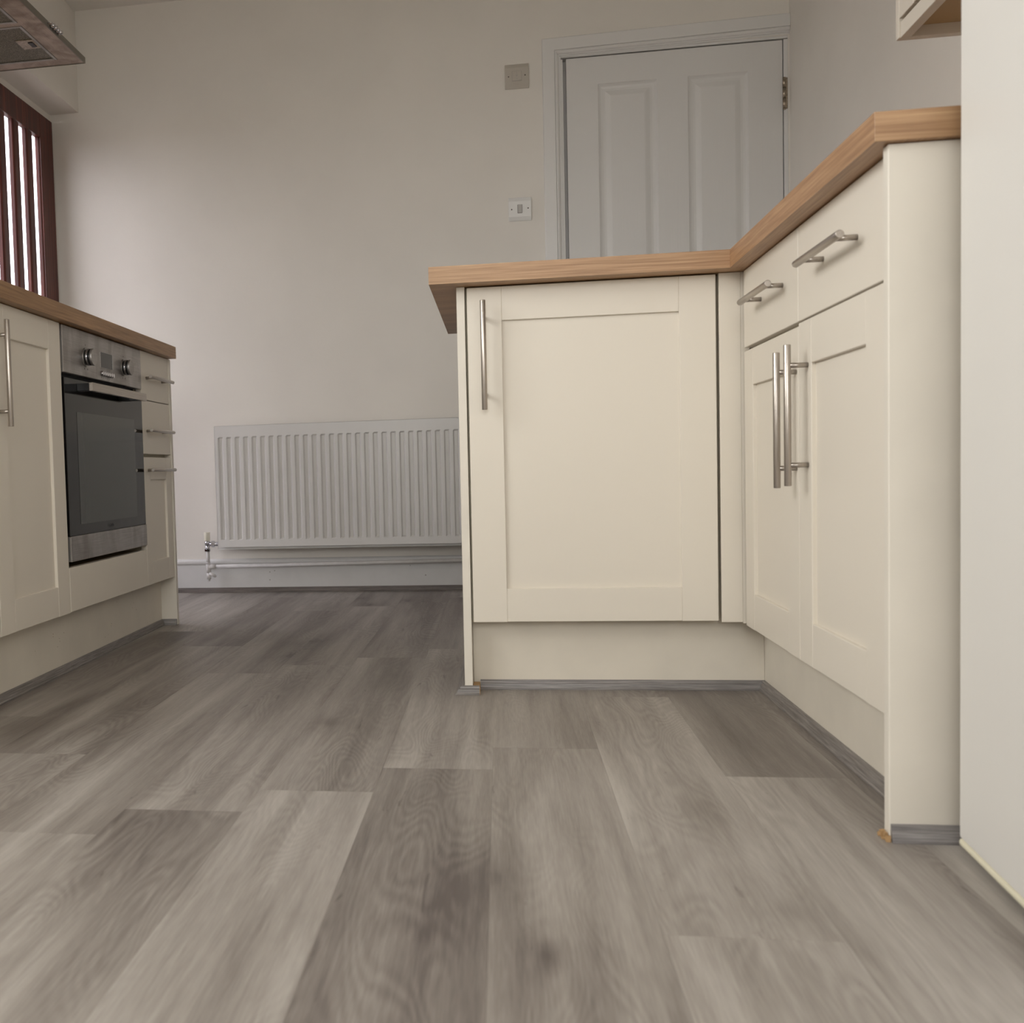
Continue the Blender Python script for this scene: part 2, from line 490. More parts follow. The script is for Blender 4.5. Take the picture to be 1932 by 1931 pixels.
mb = MB(); mb.box(XW1, XW1+T, YW0, FILLWIN[0], 0, ZC); mb.box(XW1, XW1+T, FILLWIN[1], YW1, 0, ZC); mb.box(XW1, XW1+T, FILLWIN[0], FILLWIN[1], 0, FILLWIN[2]); mb.box(XW1, XW1+T, FILLWIN[0], FILLWIN[1], FILLWIN[3], ZC)
struct('wall_right', mb, MT['wall'])
mb = MB()
mb.box(XW0, PAT[0], YW0-T, YW0, 0, ZC); mb.box(PAT[1], XW1, YW0-T, YW0, 0, ZC); mb.box(PAT[0], PAT[1], YW0-T, YW0, PAT[3], ZC); mb.box(PAT[0], PAT[1], YW0-T, YW0, 0, PAT[2])
struct('wall_front', mb, MT['wall'])
# outside: yard and a garden wall beyond
mb = MB(); mb.box(-30, 30, -30, 30, -.30, -.16); tag(mb.obj('yard', MT['ground']), kind='structure')

# windows
def window(name, fx, x0, x1, z0, z1, bars):
    """fx maps (u, depth, z)"""
    t = MB(fx)
    f = .05
    t.box(x0, x1, 0, .06, z0, z0+f, .003).box(x0, x1, 0, .06, z1-f, z1, .003).box(x0, x0+f, 0, .06, z0+f, z1-f, .003).box(x1-f, x1, 0, .06, z0+f, z1-f, .003)
    for u in bars: t.box(u-f/2, u+f/2, 0, .06, z0+f, z1-f, .003)
    o = t.obj(name, MT['upvc']); o['kind'] = 'structure'
    us = [x0+f/2] + list(bars) + [x1-f/2]
    for a, b_ in zip(us[:-1], us[1:]):
        MB(fx).box(a+f/2, b_-f/2, .025, .031, z0+f, z1-f).obj('pane', MT['clear'], o)
window('window_1', frame((XW0-.06, 0, 0), (0, 1, 0), (-1, 0, 0)), WIN[0]+.002, WIN[1]-.002, WIN[2]+.002, WIN[3]-.002, [(WIN[0]+WIN[1])/2])
window('window_2', frame((0, YW0-.02, 0), (1, 0, 0), (0, -1, 0)), PAT[0]+.002, PAT[1]-.002, PAT[2]+.002, PAT[3]-.002, [(PAT[0]+PAT[1])/2])

window('added_fill_window', frame((XW1+.02, 0, 0), (0, 1, 0), (1, 0, 0)), FILLWIN[0]+.002, FILLWIN[1]-.002, FILLWIN[2]+.002, FILLWIN[3]-.002, [])  # added out of view as fill for the left units and back wall

# ------------------------------------------------------------------ skirting, beads
SY = YW1-.010
mb = MB()
mb.prism([(YW1, .0), (SY, .0), (SY, .108), (SY+.002, .111), (SY-.003, .114), (SY-.006, .119), (SY-.006, .126), (SY-.003, .131), (SY+.004, .1345), (YW1, .1345)], XW0-.12, DX0-.063)
struct('baseboard_back', mb, MT['skirt'])
def bead_profile(h=.0195, t=.0135):
    # (out, z): flat foot, stepped shoulder, as the printed bead in the photograph
    return [(0, .0002), (t, .0002), (t, h*.16), (t*.86, h*.24), (t*.72, h*.62), (t*.50, h*.72), (t*.45, h*.9), (t*.25, h), (0, h)]
def bead(name, m_, fr, a0, a1, h=.0195, t=.0135):
    """profile extruded along local u (a0..a1), growing outward along local w"""
    mb = MB(fr); mb.prism(bead_profile(h, t), a0, a1, axis=0)
    o = mb.obj(name, m_); o['kind'] = 'structure'; return o
bead('trim_1', MT['beadd'], frame((0, SY, 0), (1, 0, 0), (0, -1, 0)), XW0-.12, DX0-.063, .0195, .009)

# ------------------------------------------------------------------ white panelled door
d1 = thing('door_1', (.72, YW1+.01, 0), 'white four-panel door closed in the back wall', 'door', kind='structure')
del d1['category']
LY = YW1+.006                       # face of the leaf
LX0, LX1, LZ1 = .3373, 1.1018, 1.985
mbf = MB()
px = [(.451, .6637), (.7724, .9832)]
pz = [(.19, .80), (.93, 1.885)]
xs = [LX0, px[0][0], px[0][1], px[1][0], px[1][1], LX1]
zs = [.008, pz[0][0], pz[0][1], pz[1][0], pz[1][1], LZ1]
for a in range(5):
    for b_ in range(5):
        if a in (1, 3) and b_ in (1, 3): continue
        mbf.box(xs[a], xs[a+1], LY, LY+.038, zs[b_], zs[b_+1])
leaf = mbf.obj('leaf', MT['doorw'], d1)
bmw = bmesh.new(); bmw.from_mesh(leaf.data); bmesh.ops.remove_doubles(bmw, verts=bmw.verts, dist=1e-5); bmw.to_mesh(leaf.data); bmw.free()
prof = [(0, 0), (.004, .004), (.010, .0075), (.018, .009), (.026, .0085), (.040, .003), (.046, .0015)]
for (a, b_) in px:
    for (c, d) in pz:
        vs, fs = [], []
        for ins, dep in prof:
            for (x, z) in ((a+ins, c+ins), (b_-ins, c+ins), (b_-ins, d-ins), (a+ins, d-ins)): vs.append((x, LY+dep, z))
        for k in range(len(prof)-1):
            for q in range(4):
                fs.append((k*4+q, k*4+(q+1) % 4, (k+1)*4+(q+1) % 4, (k+1)*4+q))
        n = (len(prof)-1)*4
        fs.append((n, n+1, n+2, n+3))
        nb = len(vs)
        for (x, z) in ((a, c), (b_, c), (b_, d), (a, d)): vs.append((x, LY+.03, z))
        fs.append((nb+3, nb+2, nb+1, nb))
        for q in range(4): fs.append((q, nb+q, nb+(q+1) % 4, (q+1) % 4))
        MB().poly(vs, fs).obj('moulded_panel', MT['doorw'], leaf)
# lining, stops, architrave
mb = MB()
mb.box(DX0, DX0+.0135, YW1+.001, YW1+.13, 0, DZ-.0145, .001); mb.box(LX1+.003, DX1, YW1+.0005, YW1+.13, 0, DZ-.0115, .001); mb.box(DX0, DX1, YW1+.001, YW1+.13, 1.989, DZ, .001)
mb.box(DX0+.0137, DX0+.034, LY+.041, LY+.075, 0, DZ-.041); mb.box(LX1-.014, LX1+.003, LY+.041, LY+.075, 0, DZ-.02); mb.box(DX0+.0135, LX1, LY+.041, LY+.075, DZ-.040, DZ-.0005)
mb.obj('door_lining', MT['white'], d1)
def arch_prof(o0, o1):
    # (across from outer edge to inner edge, projection)
    w_ = o1-o0
    return [(0, 0), (0, .015), (.002, .017), (.044, .017), (.0455, .013), (.047, .016), (.050, .0165), (.056, .013), (.059, .008), (.0605, .0065), (.063, .0065), (.0635, .002), (w_, .002), (w_, 0)]
pr = arch_prof(0, .068)
ax0 = .2494
# left upright: profile in (x,y) swept over z, mitred
AT = 2.0645
mb = MB()
mb.prism([(ax0+a, YW1-.0002-b_) for a, b_ in pr], 0.0, lambda p: AT-(p[0]-ax0)-.006, axis=2)
mb.obj('architrave', MT['white'], d1)
mb = MB()
b = bmesh.new()
tilt = lambda x: .012*(x-.25)/.87
v0 = [b.verts.new((ax0+a, YW1-.0002-p, AT-a-.006+.0)) for a, p in pr]
v1 = [b.verts.new((XW1-.001, YW1-.0002-p, AT-a-.006+tilt(1.12))) for a, p in pr]
b.faces.new(v0); b.faces.new(v1[::-1])
for k in range(len(pr)): b.faces.new((v0[k], v0[(k+1) % len(pr)], v1[(k+1) % len(pr)], v1[k]))
mb._take(b); mb.obj('architrave_head', MT['white'], d1)
for hz in (1.738, .30):
    h = MB()
    hx, hy = LX1+.0035, YW1-.004
    for k in range(3): h.cyl((hx, hy, hz+k*.037+.0008), (hx, hy, hz+(k+1)*.037-.0008), .0062, n=16)
    h.cyl((hx, hy, hz-.004), (hx, hy, hz), .0045, n=12)
    h.box(hx-.005, hx+.012, hy+.003, hy+.0055, hz, hz+.111)
    h.obj('hinge', MT['hinge'], d1)

# ------------------------------------------------------------------ dark red door with glazed slits
d2 = thing('door_2', (-1.72, 1.42, 0), 'dark red hardwood door with tall glazed slits in the left wall recess', 'door', kind='structure')
del d2['category']
fx = frame((-1.688, 0, 0), (0, 1, 0), (-1, 0, 0))       # u = y, w = depth outwards
D = .0245
op = [(1.603-.119*k, 1.603-.119*k+.072) for k in range(5)]      # slit openings
zlo, zhi = .22, 1.816
MB(fx).box(1.674, 1.794, 0, D, .01, 1.910, .0015).obj('stile', MT['redwood'], d2)
MB(fx).box(1.047, 1.127, 0, D, .01, 1.910, .0015).obj('stile', MT['redwood'], d2)
MB(fx).box(1.1275, 1.6735, 0, D, zhi, 1.910, .0015).obj('top_rail', MT['redwood'], d2)
MB(fx).box(1.1275, 1.6735, 0, D, .01, zlo, .0015).obj('bottom_rail', MT['redwood'], d2)
for k in range(4):
    a, b_ = op[k+1][1], op[k][0]
    bar = MB(fx).box(a, b_, .003, .0210, zlo+.001, zhi-.001, .004, 2).obj('glazing_bar', MT['redwood'], d2)
for (a, b_) in op:
    MB(fx).box(a+.001, b_-.001, .0215, .0240, zlo+.001, zhi-.001).obj('pane', MT['pane'], d2)
for (a, b_) in op:                 # glazing beads against each pane
    mb = MB(fx); mb.prism([(b_-.0005, .0035), (b_-.0005, .0210), (b_-.008, .0210), (b_-.006, .008)], zlo+.001, zhi-.001, axis=2); mb.obj('glazing_bead', MT['redwood'], d2)
mb = MB(); mb.box(-12, -11.8, -9, 12, -.159, 1.15); tag(mb.obj('garden_wall', MT['brick']), 'low brick garden wall seen through the door slits', 'wall', kind='structure')

# ------------------------------------------------------------------ cabinet helpers
DT = .018
def shaker(name, fr, u0, u1, z0, z1, parent, stile=.0700, rail=.0690, mat_=None):
    mat_ = mat_ or MT['cream']
    mb = MB(fr); e = .0009
    mb.box(u0, u0+stile, -DT, 0, z0-.0006, z1, e); mb.box(u1-stile, u1, -DT, 0, z0-.0006, z1, e)
    mb.box(u0+stile, u1-stile, -DT, -.0002, z0, z0+rail, e); mb.box(u0+stile, u1-stile, -DT, -.0002, z1-rail, z1, e)
    o = mb.obj(name, mat_, parent)
    MB(fr).box(u0+stile-.004, u1-stile+.004, -DT+.002, -.0072, z0+rail-.004, z1-rail+.004).obj('centre_panel', mat_, o)
    return o

def bar_handle(fr, parent, u, z, length, vertical=True, r=.0056, out=.031, post=.156):
    """(u, z) is the bar's centre"""
    mb = MB(fr)
    w0 = out
    if vertical:
        mb.cyl((u, w0, z-length/2), (u, w0, z+length/2), r, n=24, bev=.0008)
        for s in (-1, 1): mb.cyl((u, .0003, z+s*post/2), (u, w0, z+s*post/2), .0041, n=16)
    else:
        mb.cyl((u-length/2, w0, z), (u+length/2, w0, z), r, n=24, bev=.0008)
        for s in (-1, 1): mb.cyl((u+s*post/2, .0003, z), (u+s*post/2, w0, z), .0041, n=16)
    return mb.obj('handle', MT['steel'] if vertical else MT['steelh'], parent)

def slab(name, fr, u0, u1, z0, z1, parent, mat_=None):
    return MB(fr).box(u0, u1, -DT, 0, z0, z1, .0009).obj(name, mat_ or MT['cream'], parent)

ZT, ZB = .8771, .8422       # near worktop top and underside

# ------------------------------------------------------------------ peninsula cabinet
FP = frame((0, -.1721, 0), (1, 0, 0), (0, -1, 0))
pen = thing('base_cabinet', (.25, .05, 0), 'cream base cabinet in the middle with one wide full-height shaker door', 'cabinet')
MB(FP).box(.001, .4925, -.560, -DT-.002, .150, ZB-.001).obj('carcass', MT['inner'], pen)
dr = shaker('door', FP, .0045, .4925, .1500, .8395, pen)
bar_handle(FP, dr, .0370, .6985, .2210)
MB(FP).box(-.0165, .0002, -.575, .0020, .0003, ZB-.0005, .0008).obj('end_panel', MT['post'], pen)
mb = MB(FP); mb.box(.4985, .5395, -DT, -.0005, .1465, .8415, .0008); mb.box(.5395, .5560, -.0120, -.0008, .1440, .8415, .0008)
mb.obj('corner_post', MT['cream'], pen)
MB(FP).box(.4930, .5700, -.0420, -.0300, .1500, ZB-.001).obj('light_leak_blocker', MT['inner'], pen)  # added behind the post gap to block light leaking through
MB().box(.0010, .5905, -.1186, -.1036, .0003, .1690).obj('plinth', MT['creampl'], pen)
# grey bead round the end panel foot and the plinths
fr = frame((0, -.1186, 0), (1, 0, 0), (0, -1, 0))
mb = MB(fr); mb.prism(bead_profile(), .0150, lambda p: .5908-p[0], axis=0)
o = mb.obj('trim_2', MT['beadx']); o['kind'] = 'structure'
fr = frame((.5908, 0, 0), (0, -1, 0), (-1, 0, 0))
mb = MB(fr); mb.prism(bead_profile(), lambda p: .1186+p[0], 1.0210, axis=0)
o = mb.obj('trim_3', MT['beady']); o['kind'] = 'structure'
fr = frame((0, -.1744, 0), (1, 0, 0), (0, -1, 0))      # cap in front of the end panel
mb = MB(fr); mb.prism(bead_profile(.0175, .0165), lambda p: -.0170-p[0]*1.15, .0140, axis=0)
o = mb.obj('trim_4', MT['beadx']); o['kind'] = 'structure'
mb = MB(fr); mb.prism([(p[0]*.97, p[1]*.97+.0002) for p in bead_profile(.0175, .0165)], .0141, .0149, axis=0)
mb.obj('raw_end', MT['chip'], o)
MB().box(.0010, .0148, -.174, -.1322, .0002, .0170).obj('raw_offcut', MT['chip'], o)
fr = frame((-.0170, 0, 0), (0, 1, 0), (-1, 0, 0))
mb = MB(fr); mb.prism(bead_profile(.0175, .0165), lambda p: -.1744-p[0]*.87, .40, axis=0)
o = mb.obj('trim_5', MT['beady']); o['kind'] = 'structure'

# ------------------------------------------------------------------ right run: two units
XF = .5425
FR = frame((XF, 0, 0), (0, -1, 0), (-1, 0, 0))
ZD0, ZD1 = .1425, .6862      # door
ZW0, ZW1 = .6905, .8405      # drawer front
units = [('cream base cabinet nearest the inside corner, one drawer above a narrow door', .1850, .5815, 'far'),
         ('cream base cabinet next to the big end panel, one drawer above a door', .5835, .9815, 'near')]
for label, u0, u1, k in units:
    t = thing('base_cabinet', ((XF+1.1)/2, -(u0+u1)/2, 0), label, 'cabinet')
    MB(FR).box(u0, u1, -.570, -DT-.002, .142, ZB-.001).obj('carcass', MT['inner'], t)
    if k == 'near': MB(FR).box(.9830, 1.0215, -.560, -.0008, .142, ZB-.001).obj('filler', MT['cream'], t)
    top = ZD1-.0030 if k == 'far' else ZD1+.0012
    d_ = shaker('door', FR, u0+.0008, u1-.0008, ZD0, top, t)
    w_ = slab('drawer', FR, u0+.0008, u1-.0008, ZW0, ZW1, t)
    if k == 'far':
        bar_handle(FR, d_, .5690+.0, .5335, .2205)
        bar_handle(FR, w_, .4085, .7640, .2170, vertical=False)
    else:
        bar_handle(FR, d_, .6375, .5385, .2213)
        bar_handle(FR, w_, .8010, .7640, .2180, vertical=False)
pr_ = MB().box(.5910, .6060, -1.0215, -.1040, .0003, .1410).obj('plinth', MT['creampl'])
tag(pr_, 'cream plinth board under the right-hand cupboards, running from the corner to the end panel', 'plinth')
ep = thing('end_panel', (.80, -1.03, 0), 'cream end panel facing the camera between the right-hand cupboards and the fridge', 'panel')
MB().box(.5285, 1.122, -1.0400, -1.0220, .0003, ZB-.0008, .0008).obj('board', MT['post'], ep)
fr = frame((0, -1.0402, 0), (1, 0, 0), (0, -1, 0))
mb = MB(fr); mb.prism(bead_profile(.0195, .0165), lambda p: .5300-p[0]*.2, 1.120, axis=0)
o = mb.obj('trim_6', MT['beadx']); o['kind'] = 'structure'
b = MB(); random.seed(9)
for k in range(12):                                   # torn fibreboard at the foot of the panel
    x, y, s = .5275-random.random()*.007, -1.0250-random.random()*.032, .0012+random.random()*.0022
    b.box(x-s, x+s*.4, y-s, y+s, .0002, .001+random.random()*.008)
b.obj('torn_corner', MT['chip'], ep)

# ------------------------------------------------------------------ worktops
wt = thing('worktop', (.5, -.1, ZB), 'L-shaped oak-effect worktop over the middle and right-hand cream cupboards', 'worktop')
mb = MB(); mb.prism([(-.0694, -.2243), (.5100, -.2243), (.5350, -.1993), (.5350, .6038), (-.0694, .6038)], ZB, ZT, axis=2)
mb.obj('worktop_section', MT['oakx'], wt)
mb = MB(); mb.prism([(.5101, -.2245), (.5101, -1.0500), (1.1235, -1.0500), (1.1235, .6038), (.5352, .6038), (.5352, -.1994)], ZB, ZT, axis=2)
mb.obj('worktop_section', MT['oaky'], wt)
MB().box(.5101, 1.1235, -1.0512, -1.0501, ZB, ZT, .0004).obj('end_strip', MT['oakx'], wt)

# ------------------------------------------------------------------ fridge
a = math.radians(3.9)
FF = frame((.5893, -1.0880, 0), (-math.sin(a), -math.cos(a), 0), (-math.cos(a), math.sin(a), 0))
fr_ = thing('fridge', (.83, -1.36, 0), 'tall plain white fridge at the right, its door edge cream along the bottom', 'fridge')
MB(FF).box(.003, .557, -.500, -.046, .030, 1.745, .004, 2).obj('body', MT['fridge'], fr_)
MB(FF).box(0, .560, -.042, 0, .0200, 1.74, .0035, 3).obj('door', MT['fridge'], fr_)
MB(FF).box(.0005, .5595, -.040, .0008, .0118, .0202, .003, 2).obj('bottom_edge', MT['gasket'], fr_)
MB(FF).box(.010, .550, -.046, -.0405, .05, 1.72).obj('door_seal', MT['rocker'], fr_)
for u in (.06, .50):
    for w_ in (-.09, -.45):
        MB(FF).cyl((u, w_, .0002), (u, w_, .031), .016, n=16).obj('foot', MT['black'], fr_)

# ------------------------------------------------------------------ wall cabinet
wc = thing('wall_cabinet', (.97, -.6, 1.2545), 'cream wall cupboard hanging high on the right wall, cut off by the fridge', 'cabinet')
FWC = frame((.8200, 0, 0), (0, -1, 0), (-1, 0, 0))
MB(FWC).box(.1870, .2040, -.3040, 0, 1.2545, 1.95, .0008).obj('side_panel', MT['cream'], wc)
MB(FWC).box(.2045, 1.00, -.3030, -.0230, 1.2745, 1.95).obj('carcass', MT['beige'], wc)
MB(FWC).box(.2045, 1.00, -.0220, -.0030, 1.2545, 1.2837, .0008).obj('pelmet', MT['cream'], wc)
for u in (.2055, .6035):
    shaker('door', FWC, u, u+.395, 1.2895, 1.94, wc)

# ------------------------------------------------------------------ left run
al = .0108
FL = frame((-.9504, 0, 0), (-al, 1, 0), (1, al, 0))
ZLb = .8405
def lp(u, w_, z): return FL(Vector((u, w_, z)))
def left_unit(u0, u1, label):
    return thing('base_cabinet', lp((u0+u1)/2, -.29, 0), label, 'cabinet')
lu = left_unit(-.375, .001, 'cream base cabinet immediately left of the oven with a tall shaker door')
MB(FL).box(-.375, .001, -.580, -DT-.002, .153, ZLb-.001).obj('carcass', MT['inner'], lu)
d_ = shaker('door', FL, -.3745, .0005, .1535, .8400, lu)
bar_handle(FL, d_, -.3440, .6920, .2180, out=.026)
lu = left_unit(-.775, -.376, 'cream base cabinet mostly outside the photo, second from the oven')
MB(FL).box(-.7750, -.3765, -.580, -DT-.002, .153, ZLb-.001).obj('carcass', MT['inner'], lu)
shaker('door', FL, -.7745, -.3770, .1535, .8400, lu)
# drawers
lu = left_unit(.603, .880, 'cream three-drawer cabinet between the oven and the end of the left run')
MB(FL).box(.6030, .8780, -.580, -DT-.002, .153, ZLb-.001).obj('carcass', MT['inner'], lu)
d_ = slab('drawer', FL, .6035, .8785, .6985, .8400, lu); bar_handle(FL, d_, .7290, .7630, .2300, vertical=False, out=.026, r=.0052)
d_ = slab('drawer', FL, .6035, .8785, .5395, .6960, lu); bar_handle(FL, d_, .7200, .6075, .2300, vertical=False, out=.026, r=.0052)
d_ = shaker('drawer', FL, .6035, .8785, .1545, .5300, lu, stile=.0560, rail=.0660); bar_handle(FL, d_, .7200, .4920, .2300, vertical=False, out=.026, r=.0052)
MB(FL).box(.8800, .8985, -.585, .0030, .0003, ZLb-.0008, .0008).obj('end_panel', MT['post'], lu)
# oven housing: rail under the oven
lu = left_unit(.0020, .6020, 'cream oven housing showing one plain board under the oven')
MB(FL).box(.0025, .6020, -.580, -.560, .153, ZLb-.001).obj('back_board', MT['inner'], lu)
MB(FL).box(.0025, .6020, -.5590, -DT-.002, .2400, .2580).obj('oven_shelf', MT['beige'], lu)
slab('bottom_board', FL, .0040, .6010, .1545, .2600, lu)
# plinth + beads
pl_ = MB(FL); pl_.box(-.80, .8795, -.0630, -.0480, .0003, .1515)
o = pl_.obj('plinth', MT['leftpl']); tag(o, 'long cream plinth board under the left-hand units and oven', 'plinth')
FLb = frame(lp(0, -.0480, 0), (-al, 1, 0), (1, al, 0))
mb = MB(FLb); mb.prism(bead_profile(.0185, .012), -.80, lambda p: .8795-p[0], axis=0)
o = mb.obj('trim_7', MT['beady']); o['kind'] = 'structure'
FLc = frame(lp(.8795, 0, 0), (1, al, 0), (al, -1, 0))
mb = MB(FLc); mb.prism(bead_profile(.0185, .012), lambda p: -.0478+p[0], 0.0015, axis=0)
o = mb.obj('trim_8', MT['beadx']); o['kind'] = 'structure'
# worktop
lw = MB(FL); lw.box(-.86, .8930, -.6150, .0247, .8412, .8785, .0008)
tag(lw.obj('worktop', MT['oakl']), 'straight oak-effect worktop over the oven and left-hand units', 'worktop')

# ------------------------------------------------------------------ oven
ov = thing('oven', lp(.305, -.25, .2600), 'built-in electric oven with steel control panel and black glass door', 'oven')
u0, u1 = .0110, .6000
MB(FL).box(u0+.012, u1-.012, -.540, -.020, .2730, .8330).obj('body', MT['gap'], ov)
cp = MB(FL).box(u0, u1, -.018, .0020, .7260, .8385, .0012).obj('control_panel', MT['ovsteel'], ov)
for uc in (.1600, .4480):
    kn = MB(FL)
    kn.cyl((uc, .0020, .7745), (uc, .0045, .7745), .0235, n=36)
    k = kn.obj('knob', MT['ovsteel'], ov)
    MB(FL).cyl((uc, .0045, .7745), (uc, .0085, .7745), .0190, n=36).obj('knob_collar', MT['black'], k)
    MB(FL).cyl((uc, .0085, .7745), (uc, .0130, .7745), .0215, n=36, bev=.0008).obj('knob_ring', MT['chrome'], k)
    MB(FL).cyl((uc, .0130, .7745), (uc, .0185, .7745), .0205, n=36).obj('knob_band', MT['black'], k)
    MB(FL).cyl((uc, .0185, .7745), (uc, .0250, .7745), .0212, n=36, bev=.0012).obj('knob_cap', MT['ovsteel'], k)
    for du in (-.010, .010):
        MB(FL).box(uc+du-.0012, uc+du+.0012, .0020, .0024, .7440, .7475).obj('mark', MT['black'], cp)
    MB(FL).box(uc-.002, uc+.002, .0020, .0024, .8040, .8060).obj('mark', MT['black'], cp)
MB(FL).box(.2640, .3540, .0021, .0030, .7600, .7990).obj('display', MT['lcd'], ov)
mb = MB(FL); mb.box(.2610, .3575, .0021, .0036, .7580, .7598).box(.2610, .3575, .0021, .0036, .7992, .8006).box(.2610, .2638, .0021, .0036, .7598, .7992).box(.3542, .3575, .0021, .0036, .7598, .7992)
mb.obj('display_frame', MT['ovsteel'], ov)
for k in range(6):
    uc = .2690+k*.0158
    MB(FL).cyl((uc, .0020, .7440), (uc, .0090, .7440), .0066, .0056, n=16).obj('button', MT['chrome'], ov)
    MB(FL).box(uc-.0014, uc+.0014, .0020, .0023, .7325, .7345).obj('mark', MT['logo'], cp)
od = MB(FL).box(u0+.002, u1-.0005, -.016, .0010, .3345, .7150, .0010).obj('door', MT['blackg'], ov)
MB(FL).box(.0860, .5240, .0011, .0016, .3610, .6350).obj('viewing_window', MT['ovwin'], od)
MB(FL).box(u0+.003, u1-.001, -.016, .0030, .2735, .3340, .0010).obj('bottom_strip', MT['ovsteel'], od)
hd = MB(FL); hd.box(.0920, .5180, .0330, .0430, .6850, .7060, .0010)
hd.obj('handle', MT['steelh'], od)
for ua in (.0930, .4850): MB(FL).box(ua, ua+.0320, .0012, .0328, .6865, .7045, .0006).obj('handle_bracket', MT['black'], od)
# maker's lettering on the glass, faint grey capitals
tcu = bpy.data.curves.new('lettering', 'FONT'); tcu.body = 'LAMONA'; tcu.size = .0115; tcu.align_x = 'CENTER'; tcu.extrude = .0001
to = bpy.data.objects.new('lettering', tcu); C.objects.link(to)
bpy.context.view_layer.update()
me = bpy.data.meshes.new_from_object(to.evaluated_get(bpy.context.evaluated_depsgraph_get()))
bpy.data.objects.remove(to)
mb = MB(); mb.bm.from_mesh(me)
for v in mb.bm.verts: v.co = FL(Vector((v.co.x+.3000, .0013+v.co.z, v.co.y+.3440)))
mb.obj('lettering', MT['logo'], od)

# ------------------------------------------------------------------ cooker hood
hd = thing('cooker_hood', (-1.33, .33, 1.675), 'stained steel cooker hood above the left worktop', 'cooker hood')
X0, X1_, Y0, Y1 = XW0+.001, -1.098, .031, .631
zb, zt = 1.675, 1.692
mb = MB()
mb.box(X1_-.003, X1_, Y0, Y1, zb, zt); mb.box(X0, X1_-.003, Y0, Y0+.003, zb, zt); mb.box(X0, X1_-.003, Y1-.003, Y1, zb, zt)
mb.obj('lip', MT['lip'], hd)
# underside frame around the two filters
fx0, fx1 = -1.500, -1.1640
ff = [(.3440, .5860), (.0800, .3230)]
mb = MB()
mb.box(fx1, X1_-.0035, Y0+.0035, Y1-.0035, zb+.0015, zb+.004); mb.box(X0, fx0, Y0+.0035, Y1-.0035, zb+.0015, zb+.004)
mb.box(fx0, fx1, ff[0][1], Y1-.0035, zb+.0015, zb+.004); mb.box(fx0, fx1, ff[1][1], ff[0][0], zb+.0015, zb+.004); mb.box(fx0, fx1, Y0+.0035, ff[1][0], zb+.0015, zb+.004)
mb.obj('underside', MT['hood'], hd)
for (a, b_) in ff:
    f = MB().box(fx0+.004, fx1-.004, a+.004, b_-.004, zb+.003, zb+.012).obj('grease_filter', MT['filter'], hd)
    mb = MB(); e = .009
    mb.box(fx0+.001, fx0+e, a+.001, b_-.001, zb, zb+.0028, .0006); mb.box(fx1-e, fx1-.001, a+.001, b_-.001, zb, zb+.0028, .0006)
    mb.box(fx0+e, fx1-e, a+.001, a+e, zb, zb+.0028, .0006); mb.box(fx0+e, fx1-e, b_-e, b_-.001, zb, zb+.0028, .0006)
    mb.obj('filter_frame', MT['ovsteel'], f)
    yc = (a+b_)/2
    mb = MB(); mb.box(fx1-.060, fx1-.010, yc-.030, yc+.030, zb+.0006, zb+.0029, .0005); mb.obj('latch_plate', MT['hinge'], f)
    mb = MB(); mb.box(fx1-.030, fx1-.016, yc-.016, yc+.016, zb-.0012, zb+.0005, .0004); mb.obj('latch', MT['black'], f)
vs = [(X0, Y0, zt), (X1_, Y0, zt), (X1_, Y1, zt), (X0, Y1, zt), (X0, .22, 1.93), (-1.37, .22, 1.93), (-1.37, .44, 1.93), (X0, .44, 1.93)]
MB().poly(vs, [(0, 1, 5, 4), (1, 2, 6, 5), (2, 3, 7, 6), (4, 5, 6, 7), (3, 0, 4, 7), (3, 2, 1, 0)]).obj('canopy', MT['hood'], hd)
MB().box(X0, -1.372, .222, .438, 1.9305, ZC-.001).obj('chimney', MT['hood'], hd)
for k, yy in enumerate((.362, .3805, .3965, .4125, .4285)):
    if k == 0: MB().box(X1_+.0002, X1_+.014, yy-.003, yy+.003, 1.6815, 1.6870, .001).obj('switch', MT['chrome'], hd)
    else: MB().cyl((X1_+.0002, yy, 1.684), (X1_+.014, yy, 1.685), .0056, .0050, n=14).obj('button', MT['chrome'], hd)

# ------------------------------------------------------------------ radiator
ra = thing('radiator', (-.44, 1.75, .178), 'white ribbed panel radiator fixed low on the back wall', 'radiator')
rx0, rx1, rz0, rz1 = -1.0370, .165, .1785, .6630
MB().box(rx0, rx1, 1.7120, 1.7130, rz0, rz1, .002).obj('front_rim', MT['radiator'], ra)
MB().box(rx0+.004, rx1-.004, 1.7131, 1.7830, rz0+.012, rz1-.002, .001).obj('casing', MT['radiator'], ra)
xs = [rx0+.011]; dep = [0]
pit = .03375; x = rx0+.0175
while x+.0235 < rx1-.012:
    xs += [x, x+.0050, x+.0160, x+.0215]; dep += [0, 1, 1, 0]; x += pit
xs.append(rx1-.011); dep.append(0)
zs = [rz0+.010, .2155, .2215, .6135, .6185, rz1-.009]; dz = [0, 0, 1, 1, 0, 0]
vs = []; fs = []
for i_, x in enumerate(xs):
    for j_, z in enumerate(zs): vs.append((x, 1.6950+.0078*dep[i_]*dz[j_], z))
nz = len(zs)
for i_ in range(len(xs)-1):
    for j_ in range(nz-1): fs.append((i_*nz+j_, (i_+1)*nz+j_, (i_+1)*nz+j_+1, i_*nz+j_+1))
nb = len(vs)
for (x, z) in ((xs[0], zs[0]), (xs[-1], zs[0]), (xs[-1], zs[-1]), (xs[0], zs[-1])): vs.append((x, 1.7043, z))
bot = [i_*nz for i_ in range(len(xs))]; topi = [i_*nz+nz-1 for i_ in range(len(xs))]
fs.append([nb, nb+1]+bot[::-1]); fs.append([nb+3]+topi+[nb+2])
